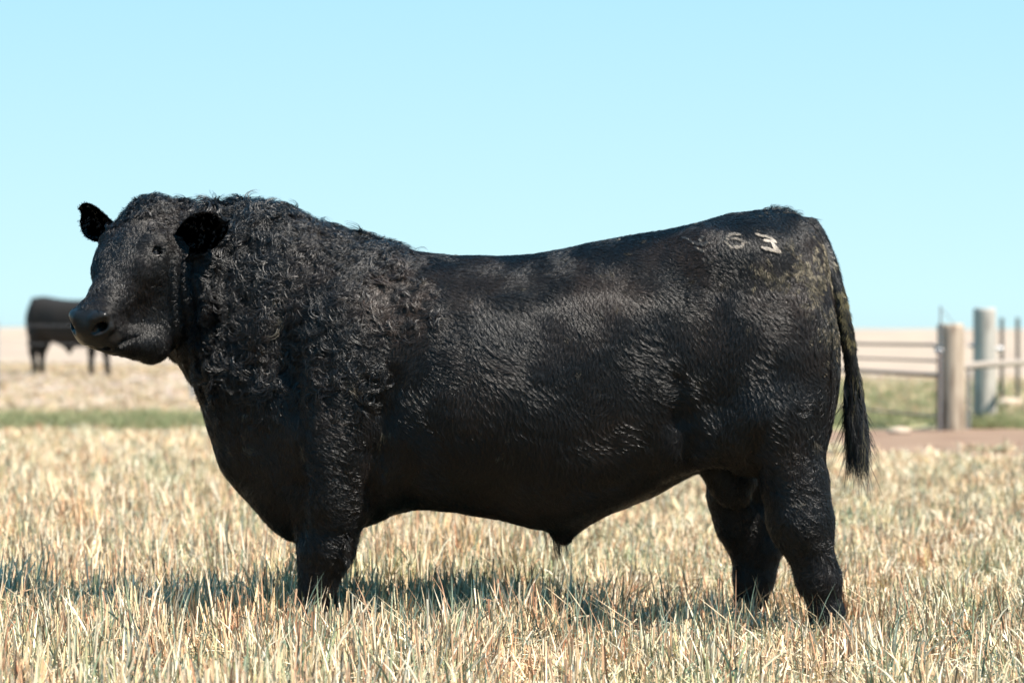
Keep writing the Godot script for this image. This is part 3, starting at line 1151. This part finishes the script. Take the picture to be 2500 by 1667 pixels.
	var near_ear := ear_shape(H.call(0.055, 0.105, -0.10) + Vector3(0.0, -0.055, 0.045), Vector3(0.72, 0.44, 0.54), Vector3(-0.55, 0.05, 0.83), 0.22, 0.074)
	var far_ear := ear_shape(H.call(0.055, -0.10, -0.10) + Vector3(-0.03, -0.005, 0.0), Vector3(-0.86, 0.47, -0.20), Vector3(-0.30, -0.25, 0.92), 0.17, 0.060)
	join(skin, near_ear)
	join(skin, far_ear)
	var whole := mesh_of(skin.v, skin.n, skin.i)
	whole = mesh_of(skull.v, skull.n, bare, PackedColorArray(), whole)
	whole.surface_set_material(0, mats.skin)
	whole.surface_set_material(1, mats.nose)
	part("body", whole, null, bull)

	# eyes
	var ball := SphereMesh.new()
	ball.radius = 0.0235
	ball.height = 0.047
	ball.radial_segments = 28
	ball.rings = 14
	for s in [1.0, -1.0]:
		var out: Vector3 = (hb.y * (0.7 * float(s)) + hb.z * 0.62 + hb.x * 0.1).normalized()
		var at: Vector3 = H.call(0.186, 0.098 * s, -0.048) - out * 0.0070
		var eye := part("eye", ball, mats.eye, bull, at)
		# lids round the opening: the long axis slopes down towards the nose
		var ahead := hb.x * 0.62 + hb.z * 0.5 - hb.y * (0.6 * float(s))
		var long := (ahead - out * ahead.dot(out)).normalized()
		var high := (Vector3.UP - out * out.y - long * long.y).normalized()
		for lid in 2:
			var path := []
			var rad := []
			for k in 13:
				var t := PI * k / 12.0
				var y := sin(t) * (0.0115 if lid == 0 else -0.0125)
				var x := cos(t) * 0.0225
				path.append(long * x + high * y + out * (sqrt(maxf(0.0, 0.0235 * 0.0235 - minf(x * x + y * y, 0.00045))) + 0.001))
				rad.append((0.0055 if lid == 0 else 0.0026) + (0.002 if lid == 1 and k < 3 else 0.0))
			part("upper_eyelid" if lid == 0 else "lower_eyelid", tube(path, rad, 8), mats.skin if lid == 0 else mats.lid, eye)

	var corner := SphereMesh.new()
	corner.radius = 0.006
	corner.height = 0.009
	corner.radial_segments = 12
	corner.rings = 6
	part("tear_duct", corner, mats.tear, bull, H.call(0.186, 0.098, -0.048) + (hb.x * 0.62 + hb.z * 0.5 - hb.y * 0.6).normalized() * 0.027 + Vector3(0, -0.012, 0.008))

	# hooves: two claws each
	for f in [[Vector3(-0.637, 0, 0.17), 0.05], [Vector3(-0.64, 0, -0.17), 0.048], [Vector3(1.005, 0, 0.20), 0.05], [Vector3(0.785, 0, -0.20), 0.05]]:
		var claws := {"v": PackedVector3Array(), "n": PackedVector3Array(), "i": PackedInt32Array()}
		for s in [-1.0, 1.0]:
			var c := sweep([Vector3(-0.018, 0.0, 0.026 * s), Vector3(-0.010, 0.035, 0.026 * s), Vector3(0.0, 0.075, 0.022 * s)], [0.036, 0.031, 0.024], 12)
			for k in c.v.size():
				c.v[k].x = c.v[k].x * 1.5
			join(claws, c)
		part("hoof", mesh_of(claws.v, claws.n, claws.i), mats.hoof, bull, f[0])

	# ---- the coat
	var short_hair := Coat.new()
	var curls := Coat.new()
	var shaggy := Coat.new()
	var crest := Coat.new()
	var ear_root: Vector3 = H.call(0.055, 0.105, -0.10) + Vector3(0.005, -0.055, 0.035)
	var ear_dir := Vector3(0.70, 0.42, 0.58).normalized()
	var eyes: Array[Vector3] = [H.call(0.186, 0.098, -0.048), H.call(0.186, -0.098, -0.048)]
	scatter(shape, func(p: Vector3, n: Vector3) -> float: return 0.0 if p.y < 0.05 else (9000.0 if n.z > -0.25 else 2200.0), func(p: Vector3, n: Vector3) -> void:
		var w := soft.get_noise_3d(p.x * 4.0, p.y * 4.0, p.z * 4.0)
		if p.x < -0.88 and field(p, head) < -0.004:
			return
		var curly := smoothstep(-0.28, -0.60, p.x + w * 0.24) * smoothstep(0.74, 0.94, p.y + w * 0.2) * maxf(smoothstep(-1.02, -0.97, p.x), smoothstep(1.28, 1.36, p.y))
		if n.x < -0.45 and p.y < 1.05:
			curly *= 0.05
		var swirl := fine.get_noise_3d(p.x * 0.55, p.y * 0.55, p.z * 0.55)
		var tint := coat_tone(p, n)
		if p.x < -0.9 and ear_root.distance_to(p) < 0.16 and (p - ear_root).dot(ear_dir) > -0.02 and (p - ear_root - ear_dir * (p - ear_root).dot(ear_dir)).length() < 0.075:
			curly *= 0.1
		if rnd.randf() < curly:
			var clump := fine.get_noise_3d(p.x * 1.1 + 3.0, p.y * 1.1, p.z * 1.1)
			if rnd.randf() < 0.32 + clump * 0.9:
				var d := Vector3(0.25, -1, 0).rotated(n, swirl * 5.0)
				curls.put(p, n, d, Vector3.ONE * rnd.randf_range(0.75, 1.1) * (1.0 + 0.4 * w) * (1.0 + 0.3 * clampf(clump * 2.0, -0.5, 1.0)), tint)
			elif rnd.randf() < 0.5:
				short_hair.put(p, n, Vector3(0.2, -1, 0).rotated(n, swirl * 3.0), Vector3.ONE * 0.9, tint)
		elif p.x < -0.95 or (p.y + w * 0.3 < 0.72 + rnd.randfn(0, 0.04) and p.x < -0.42) or (p.y + w * 0.35 < 0.58 + rnd.randfn(0, 0.05) and p.x > 0.55):
			var d := Vector3(0.2, -1, 0).rotated(n, swirl * 1.6)
			shaggy.put(p, n, d, Vector3.ONE * rnd.randf_range(0.75, 1.15) * (0.65 if p.y < 0.2 else 1.0), tint)
		else:
			var up := smoothstep(1.0, 1.3, p.y)
			var d := Vector3(0.45 + up, -1.0 + 0.75 * up, 0.0)
			if p.x > 0.62:
				d = Vector3(0.25, -1.0, 0.0)
			var clip := -0.262 + 0.05 * (p.y - 1.0) + 0.01 * swirl
			var panel := p.y > 0.86 and p.y < 1.2 and p.x < clip and p.x > clip - 0.15
			if panel:
				d = Vector3(-0.5, -1.0, 0.0)
			elif p.y > 0.86 and p.y < 1.2 and p.x > clip and p.x < clip + 0.13:
				d = Vector3(1.0, -0.25, 0.0)
			d = d.rotated(n, swirl * 1.1 + w * 0.9)
			var size := rnd.randf_range(0.75, 1.1) * (1.0 + 0.2 * clampf(w * 2.0, -0.6, 1.0))
			if p.y > 1.15:
				size *= 0.75
			if tint.r > 0.05:
				for k in 3:
					short_hair.put(p + n.cross(Vector3(rnd.randfn(0, 1), rnd.randfn(0, 1), 0.2)).normalized() * rnd.randf_range(0.0, 0.012), n, d.rotated(n, rnd.randfn(0, 0.4)), Vector3(0.45, 0.9, 0.3) * rnd.randf_range(0.7, 1.3), tint * rnd.randf_range(0.5, 1.3))
				tint = Color(0.011, 0.010, 0.009)
			short_hair.put(p, n, d, Vector3(size, size, size), tint)
		if n.y > 0.6 and p.y > 1.2 and ((p.x < -0.3 and rnd.randf() < 0.35 * smoothstep(-0.25, -0.5, p.x)) or (p.x > 0.84 and rnd.randf() < 0.5 * clampf(swirl * 3.0, 0.0, 1.0))):
			crest.put(p, n, Vector3(0.5, 0.1, rnd.randfn(0, 0.6)), Vector3.ONE * rnd.randf_range(0.5, 1.15), tint))
	scatter({"v": skull.v, "n": skull.n, "i": furry}, func(_p: Vector3, n: Vector3) -> float: return 11000.0 if n.z > -0.3 else 4000.0, func(p: Vector3, n: Vector3) -> void:
		var q := to_head * p
		for e in eyes:
			if e.distance_to(p) < 0.033:
				return
		if q.x > 0.36 and q.z > -0.19 and n.dot(hb.x) > 0.55:
			return
		if Vector3(q.x, absf(q.y), q.z).distance_to(Vector3(0.49, 0.06, -0.045)) < 0.034:
			return
		var swirl := fine.get_noise_3d(p.x * 0.8, p.y * 0.8, p.z * 0.8)
		var tint := coat_tone(p, n)
		if tint.r > 0.03:
			tint = Color(0.009, 0.0085, 0.0085)
		var wavy := smoothstep(0.14, 0.03, q.x) * smoothstep(-0.20, -0.10, q.z)
		if rnd.randf() < wavy:
			if rnd.randf() < 0.4:
				curls.put(p, n, hb.x.rotated(n, swirl * 3.5), Vector3.ONE * rnd.randf_range(0.55, 0.9), tint)
			if q.x < 0.05 and rnd.randf() < 0.25:
				crest.put(p, n, hb.x * 0.4 + Vector3(0.3, 0, 0), Vector3.ONE * rnd.randf_range(0.5, 1.0), tint)
		elif q.z < -0.21 or p.x > -1.08:
			shaggy.put(p, n, Vector3(0.15, -1, 0.1).rotated(n, swirl * 1.5), Vector3.ONE * rnd.randf_range(0.5, 0.85), tint)
		else:
			var s := rnd.randf_range(0.50, 0.78) * (0.7 if q.x > 0.40 else 1.0)
			var lie := (hb.x * 0.6 + Vector3(0.35, -0.5, 0)).rotated(n, swirl * 1.2)
			for e in eyes:
				if e.distance_to(p) < 0.072:
					s *= 0.65
					lie = lie * 0.4 + (p - e).normalized()
			short_hair.put(p, n, lie, Vector3(s, s, s), tint))
	for ear in [near_ear, far_ear]:
		scatter(ear, func(_p: Vector3, _n: Vector3) -> float: return 14000.0, func(p: Vector3, n: Vector3) -> void:
			if n.dot(Vector3(-0.5, 0, 0.85)) > 0.2 and rnd.randf() < 0.8:
				return
			short_hair.put(p, n, Vector3(0.3, 0.5, 0.3).rotated(n, rnd.randfn(0, 0.3)), Vector3.ONE * rnd.randf_range(0.24, 0.36), Color(0.007, 0.0068, 0.007)))
	# tail coat and switch
	var locks := Coat.new()
	for k in 1300:
		var t := rnd.randf() * (tail_path.size() - 1.01)
		var i := int(t)
		var a: Vector3 = tail_path[i]
		var b: Vector3 = tail_path[i + 1]
		var p := a.lerp(b, t - i)
		var dir := (b - a).normalized()
		var ang := rnd.randf() * TAU
		var side := dir.cross(Vector3.BACK).normalized()
		var nor := side * cos(ang) + dir.cross(side) * sin(ang)
		var tone := Color(0.014, 0.013, 0.013)
		if rnd.randf() < 0.42 * smoothstep(1.32, 1.15, p.y) * smoothstep(0.62, 0.9, p.y):
			tone = Color(0.16, 0.13, 0.06).lerp(Color(0.05, 0.045, 0.03), rnd.randf())
		var r := lerpf(tail_radii[i], tail_radii[i + 1], t - i) - 0.003
		if t < 6.0 or rnd.randf() < 0.3:
			shaggy.put(p + nor * r, nor, dir, Vector3(1.2, 0.35, 0.6) * rnd.randf_range(0.7, 1.1), tone)
	for k in 300:
		var t := rnd.randf_range(6.9, 8.9)
		var i := int(t)
		var p: Vector3 = (tail_path[i] as Vector3).lerp(tail_path[i + 1], t - i)
		var ang := rnd.randf() * TAU
		var nor := Vector3(cos(ang), 0.12, sin(ang)).normalized()
		var tone := Color(0.015, 0.014, 0.014) if rnd.randf() < 0.85 else Color(0.10, 0.085, 0.05)
		var len := rnd.randf_range(0.55, 1.1) * lerpf(0.8, 1.05, (t - 6.9) / 2.0)
		locks.put(p + nor * rnd.randf_range(0.003, 0.016), nor, Vector3(0.03, -1, 0) + nor * 0.02, Vector3(len * 1.28, 1.2, 1.2), tone)
	for k in 10:
		locks.put(Vector3(0.155 + rnd.randfn(0, 0.022), 0.340, rnd.randfn(0, 0.015)), Vector3(-0.3, -0.2, 0.9).normalized(), Vector3(0.1, -1, 0), Vector3(0.62, 0.5, 0.5) * rnd.randf_range(0.5, 1.0), Color(0.012, 0.012, 0.012))
	print("coat ", short_hair.places.size(), " ", curls.places.size(), " ", shaggy.places.size(), " ", Time.get_ticks_msec())
	for k in 60:
		shaggy.put(Vector3(-0.548 + rnd.randfn(0, 0.010), rnd.randf_range(0.27, 0.36), 0.17 + rnd.randfn(0, 0.03)), Vector3(0.9, 0.1, 0.4).normalized(), Vector3(0.5, -1, 0), Vector3(1.0, 1.4, 1.0) * rnd.randf_range(0.7, 1.2), Color(0.008, 0.0078, 0.0078))
	grow("short_hair", short_hair, [hair_tuft(30, 0.018, 0.027, 0.0016, 0.25, 0.12, 0.0, 10, 0.8), hair_tuft(30, 0.018, 0.031, 0.0016, 0.30, 0.18, 0.0, 9, 0.8), hair_tuft(30, 0.018, 0.025, 0.0016, 0.22, 0.14, 0.0, 11, 0.8)], mats.hair, bull)
	grow("curly_hair", curls, [hair_tuft(30, 0.018, 0.060, 0.0022, 0.58, 0.1, 3.8, 4, 1.6), hair_tuft(30, 0.018, 0.066, 0.0022, 0.60, 0.2, -3.2, 4, 1.6), hair_tuft(30, 0.020, 0.056, 0.0022, 0.55, 0.2, 4.6, 4, 1.6), hair_tuft(30, 0.018, 0.052, 0.0022, 0.50, 0.3, -2.2, 5, 1.6), hair_tuft(30, 0.018, 0.060, 0.0022, 0.50, 0.4, 1.4, 5, 1.2)], mats.hair, bull)
	grow("shaggy_hair", shaggy, [hair_tuft(28, 0.017, 0.036, 0.0019, 0.45, 0.3, 0.5, 6), hair_tuft(28, 0.017, 0.040, 0.0019, 0.5, 0.4, -0.7, 6), hair_tuft(28, 0.017, 0.033, 0.0018, 0.4, 0.35, 0.2, 7)], mats.hair, bull)
	grow("crest_hair", crest, [hair_tuft(9, 0.012, 0.045, 0.0016, 1.15, 0.25, 0.3, 3), hair_tuft(9, 0.012, 0.04, 0.0016, 1.0, 0.3, -0.4, 3)], mats.hair, bull)
	grow("tail_hair", locks, [hair_tuft(16, 0.009, 0.20, 0.0026, 0.03, 0.22, 0.10, 2, 0.1), hair_tuft(16, 0.009, 0.17, 0.0026, 0.03, 0.26, 0.06, 2, 0.1), hair_tuft(16, 0.010, 0.23, 0.0026, 0.02, 0.20, -0.12, 2, 0.1)], mats.hair, bull)
	brand(bull, body)


func on_nose(q: Vector3) -> bool:
	if Vector3(q.x, absf(q.y), q.z).distance_to(Vector3(0.495, 0.056, -0.050)) < 0.021:
		return false
	return q.x > 0.470 + 0.3 * maxf(0.0, absf(q.y) - 0.06) and q.z > -0.140 and q.z < 0.01 - 0.5 * maxf(0.0, absf(q.y) - 0.05)


func coat_tone(p: Vector3, n: Vector3) -> Color:
	var c := Color(0.0058, 0.0055, 0.0058)
	var g := fine.get_noise_3d(p.x * 1.5, p.y * 1.5, p.z * 1.5)
	var w := soft.get_noise_3d(p.x * 3.0 + 7.0, p.y * 3.0, p.z * 3.0)
	# sun-faded brown along the back and over the shoulder
	var faded := 0.3 * clampf(w * 2.4 + 0.1, 0.0, 1.0)
	faded += smoothstep(0.20, 0.04, Vector2((p.x + 0.36) * 0.9, p.y - 1.14).length()) * clampf(0.5 + g * 1.6, 0.0, 1.0)
	if p.y > 1.1 and p.x > 0.2:
		faded += 0.35 * clampf(0.4 + w * 2.0, 0.0, 1.0)
	c = c.lerp(Color(0.052, 0.034, 0.025), clampf(faded, 0.0, 1.0) * 0.55)
	# dried dung on the buttock and below the tail head
	var dung := smoothstep(0.075, 0.01, Vector2((p.x - 0.86) * 0.6, p.y - 1.205).length()) * 0.8
	dung = maxf(dung, smoothstep(0.90, 0.985, p.x + 0.28 * (p.y - 1.1)) * smoothstep(0.86, 1.02, p.y) * smoothstep(1.36, 1.28, p.y) * 0.75)
	if n.z > -0.1 and rnd.randf() < dung * clampf(0.55 + g * 2.2, 0.0, 1.0):
		c = Color(0.40, 0.335, 0.235).lerp(Color(0.035, 0.03, 0.02), pow(rnd.randf(), 0.85))
	# flecks of dust caught in the hair
	if rnd.randf() < 0.006 + 0.02 * clampf(g - 0.1, 0.0, 1.0):
		c = c.lerp(Color(0.16, 0.135, 0.10), rnd.randf_range(0.1, 0.6))
	c *= rnd.randf_range(0.7, 1.35)
	return Color(c.r, c.g, c.b, 1.0)


func ear_shape(at: Vector3, along: Vector3, opening: Vector3, length: float, wide: float) -> Dictionary:
	# a cupped leaf with two faces and a rolled rim
	var e := along.normalized()
	var m := (opening - e * opening.dot(e)).normalized()
	var s := e.cross(m)
	var v := PackedVector3Array()
	var n := PackedVector3Array()
	var ix := PackedInt32Array()
	var rows := 14
	var cols := 12
	for layer in 2:
		var base := v.size()
		var thick := 0.004 if layer == 0 else -0.004
		for i in rows + 1:
			var t := float(i) / rows
			var w := wide * (0.55 + 0.75 * sin(t * PI * 0.72)) * sqrt(maxf(0.0, 1.0 - pow(t, 5.0))) * 0.86
			var cup := lerpf(1.35, 0.55, t)
			for k in cols + 1:
				var f := float(k) / cols * 2.0 - 1.0
				var a := f * cup
				var rim := 1.0 - pow(absf(f), 6.0)
				var p := at + e * (length * t * (1.0 + 0.05 * f)) + s * (sin(a) / maxf(sin(cup), 0.3) * w * 0.9) + m * (w / cup * (1.0 - cos(a)) - 0.02 * t * t)
				v.append(p + (m * cos(a) - s * sin(a)) * thick * rim * (1.0 - 0.5 * t))
				n.append((m * cos(a) - s * sin(a)) * (1.0 if layer == 0 else -1.0))
		for i in rows:
			for k in cols:
				var q := base + i * (cols + 1) + k
				if layer == 0:
					ix.append_array(PackedInt32Array([q, q + 1, q + cols + 1, q + 1, q + cols + 2, q + cols + 1]))
				else:
					ix.append_array(PackedInt32Array([q, q + cols + 1, q + 1, q + 1, q + cols + 1, q + cols + 2]))
	return {"v": v, "n": n, "i": ix}


func groove(list: Array, line: Array, size: float) -> void:
	# a soft crease pressed into the hide along a line, on both sides of the animal
	var solid := list.filter(func(l: Lump) -> bool: return not l.carve)
	for s in [1.0, -1.0]:
		var points := []
		for q in line:
			var z := 0.5
			for turn in 40:
				var d := field(Vector3(q[0], q[1], z * s), solid)
				if d < 0.0015:
					break
				z -= d * 0.7
			points.append(Vector3(q[0], q[1], (z + size * 0.5) * s))
		for i in points.size() - 1:
			cone(list, points[i], size * (0.5 if i == 0 else 1.0), points[i + 1], size * (0.5 if i == points.size() - 2 else 1.0), 0.05, true)


func brand(bull: Node3D, body: Array) -> void:
	# three freeze-brand figures of white hair high on the near rump; strokes in metres from the figure's corner
	var tuft := [hair_tuft(6, 0.0026, 0.0085, 0.0010, 0.2, 0.1, 0.0)]
	var o := Vector2(0.5159, 1.3805)
	var k := 0.00016873
	var figures := [
		[[[[210, 245], [300, 265], [390, 345], [470, 370], [560, 395]], [[600, 225], [525, 310], [560, 390], [680, 345]], [[430, 440], [510, 480], [600, 510]]], 0.10, "faint pale brand figure, the one farthest from the tail"],
		[[[[1290, 195], [1180, 178], [1090, 205], [1050, 255], [1020, 310], [1025, 375], [1085, 425], [1200, 445], [1290, 420], [1335, 365]], [[1060, 262], [1200, 275], [1300, 310], [1400, 360]]], 0.36, "pale round brand figure in the middle of three"],
		[[[[1610, 195], [1750, 225], [1890, 270], [1960, 330]], [[1950, 325], [1850, 318], [1740, 312]], [[1880, 330], [1950, 410], [2015, 505]], [[1900, 400], [1940, 470]], [[2025, 515], [1850, 485], [1690, 440]]], 0.72, "white brand figure 3 nearest the tail"]]
	for fig in figures:
		var coat := Coat.new()
		for stroke in fig[0]:
			for i in stroke.size() - 1:
				var a := Vector2(stroke[i][0], stroke[i][1])
				var b := Vector2(stroke[i + 1][0], stroke[i + 1][1])
				var steps := int(a.distance_to(b) / 5.0) + 1
				for s in steps:
					var q := a.lerp(b, float(s) / steps) + Vector2(rnd.randfn(0, 8), rnd.randfn(0, 8))
					var x := o.x + q.x * k
					var y := o.y - q.y * k
					var z := 0.5
					for turn in 40:
						var d := field(Vector3(x, y, z), body)
						if d < 0.0015:
							break
						z -= d * 0.7
					var p := Vector3(x, y, z)
					var n := Vector3(field(p + Vector3(0.01, 0, 0), body) - field(p - Vector3(0.01, 0, 0), body), field(p + Vector3(0, 0.01, 0), body) - field(p - Vector3(0, 0.01, 0), body), field(p + Vector3(0, 0, 0.01), body) - field(p - Vector3(0, 0, 0.01), body)).normalized()
					var tone := Color(0.33, 0.275, 0.22).lerp(Color(0.012, 0.011, 0.011), 0.0 if rnd.randf() < fig[1] else 0.92) * rnd.randf_range(0.7, 1.1)
					coat.put(p + n * 0.0034, n, Vector3(0.5, -0.6, 0), Vector3(1, 0.5, 1) * rnd.randf_range(0.8, 1.2), Color(tone.r, tone.g, tone.b, 1))
		grow("brand_figure", coat, tuft, mats.hair, bull, fig[2])
